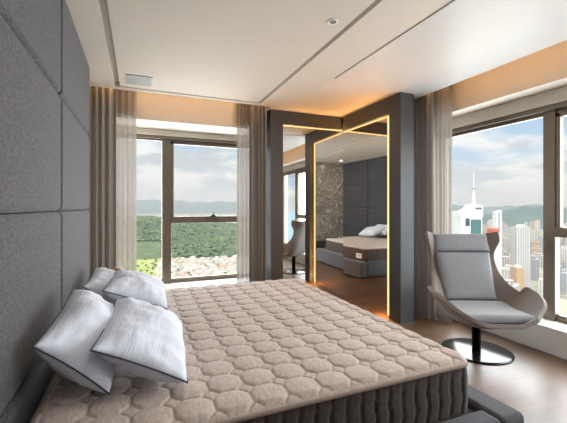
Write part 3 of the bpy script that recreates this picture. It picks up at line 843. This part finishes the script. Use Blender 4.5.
# ------------------------------------------------------------------ light
w = bpy.data.worlds.new('sky'); SC.world = w; w.use_nodes = True; nt = NT(w.node_tree); nt.n.clear()
tc = nt.add('ShaderNodeTexCoord').outputs['Generated']
sp = nt.add('ShaderNodeSeparateXYZ'); nt.link(tc, sp.inputs[0]); z = sp.outputs[2]
zc = nt.math('MAXIMUM', z, 0.0)
den = nt.math('ADD', zc, .22)
cb = nt.add('ShaderNodeCombineXYZ'); nt.link(nt.math('DIVIDE', sp.outputs[0], den), cb.inputs[0]); nt.link(nt.math('DIVIDE', sp.outputs[1], den), cb.inputs[1])
nt.link(nt.math('MULTIPLY', zc, 3.0), cb.inputs[2])
n1 = nt.noise(nt.mapping(cb.outputs[0], (1, 1, 1), loc=(3.1, .4, 0)), .95, 9, .56)
n2 = nt.noise(nt.mapping(cb.outputs[0], (1, 1, 1), loc=(7.7, 2.2, 0)), 1.5, 8, .6)
cloud = nt.ramp(nt.math('ADD', nt.math('MULTIPLY', n1, .72), nt.math('MULTIPLY', n2, .28)), [(.40, (0, 0, 0, 1)), (.47, (1, 1, 1, 1))])
shade = nt.ramp(n2, [(.42, (.56, .59, .64, 1)), (.52, (1.02, 1.02, 1.02, 1))])
blue = nt.ramp(zc, [(0, (.78, .86, .93, 1)), (.08, (.56, .73, .92, 1)), (.25, (.30, .52, .84, 1)), (.7, (.20, .40, .75, 1))])
sky = nt.mix(cloud, blue, shade)
# brighter overhead, as under broken cloud at midday
hi = nt.ramp(zc, [(.26, (1, 1, 1, 1)), (.55, (2.2, 2.15, 2.1, 1))])
mul = nt.add('ShaderNodeMix', data_type='RGBA', blend_type='MULTIPLY'); mul.inputs[0].default_value = 1; nt.link(sky, mul.inputs[6]); nt.link(hi, mul.inputs[7])
haze = nt.mix(nt.ramp(z, [(0, (1, 1, 1, 1)), (.06, (0, 0, 0, 1))]), mul.outputs[2], (.80, .86, .92, 1))
bg = nt.add('ShaderNodeBackground'); nt.link(haze, bg.inputs[0]); bg.inputs[1].default_value = 1.02
o = nt.add('ShaderNodeOutputWorld'); nt.link(bg.outputs[0], o.inputs[0])
sun = bpy.data.lights.new('sun', 'SUN'); sun.energy = 1.75; sun.angle = .02; sun.color = (1, .95, .87)
so = bpy.data.objects.new('sun', sun); COL.objects.link(so); so.rotation_euler = Vector((.45, .5, -.85)).to_track_quat('-Z', 'Y').to_euler()
for nm, loc, rot, sx, sy, en in (('added_fill_back', (.64, 5.75, 1.3), (-PI / 2, 0, 0), 3.6, 3.0, 265), ('added_fill_right', (4.3, 1.4, 1.3), (0, PI / 2, 0), 3.0, 5.0, 345)):  # fill lights added outside the windows, since the sky alone leaves the room dark
    l = bpy.data.lights.new(nm, 'AREA'); l.shape = 'RECTANGLE'; l.size = sx; l.size_y = sy; l.energy = en; l.color = (.92, .96, 1)
    lo = bpy.data.objects.new(nm, l); COL.objects.link(lo); lo.location = loc; lo.rotation_euler = rot
for loc, en in [((2.70, 3.43, .12 + .28 * k), 4.0) for k in range(8)] + [((1.88 + .19 * k, 4.318, 2.37), 1.2) for k in range(5)] + [((2.70, 3.5 + .19 * k, 2.35), 1.2) for k in range(5)]:
    l = bpy.data.lights.new('led_light', 'POINT'); l.shadow_soft_size = 0; l.energy = en; l.color = (1, .50, .16)      # the diodes of the mirror strips
    lo = bpy.data.objects.new('led_light', l); COL.objects.link(lo); lo.location = loc
for x, y in ((.6, .3), (.6, 1.15), (2.3, .6), (2.3, 1.3), (-.2, -.9)):  # spotlights added to brighten the room; the mirror shows only one
    t = thing('ceiling_spotlight', 'round recessed spotlight added in the ceiling near the marble panel end to brighten the room', 'ceiling light', (x, y, CZ), 0, 'added spotlights behind the camera')
    part('trim_ring', lathe(bmesh.new(), [(.036, -.001), (.038, -.008), (.048, -.009), (.052, -.001)], 28, (x, y, CZ - .008)), M['white_metal'], t, smooth=True)
    part('lens', lathe(bmesh.new(), [(0, -.004), (.036, -.004), (.036, -.001)], 28, (x, y, CZ - .008)), M['lamp'], t, smooth=True)
    l = bpy.data.lights.new('spotlight', 'AREA'); l.shape = 'DISK'; l.size = .07; l.energy = 4.0; l.color = (1, .90, .80)
    lo = bpy.data.objects.new('spotlight', l); COL.objects.link(lo); lo.location = (x, y, CZ - .02)

# ------------------------------------------------------------------ camera
cam = bpy.data.cameras.new('camera'); co = bpy.data.objects.new('camera', cam); COL.objects.link(co)
co.location = (0, 0, 1.3); co.rotation_euler = (PI / 2, 0, -YAW)
cam.sensor_width = 36; cam.lens = 350 / 567 * 36; cam.shift_y = -4.5 / 567; cam.clip_start = .05; cam.clip_end = 40000
SC.camera = co
SC.view_settings.view_transform = 'Standard'; SC.view_settings.look = 'None'; SC.view_settings.gamma = 1
SC.view_settings.use_curve_mapping = False; SC.view_settings.exposure = 0.07
SC.cycles.max_bounces = 14; SC.cycles.diffuse_bounces = 8; SC.cycles.glossy_bounces = 8; SC.cycles.transparent_max_bounces = 16
SC.cycles.sample_clamp_indirect = 6
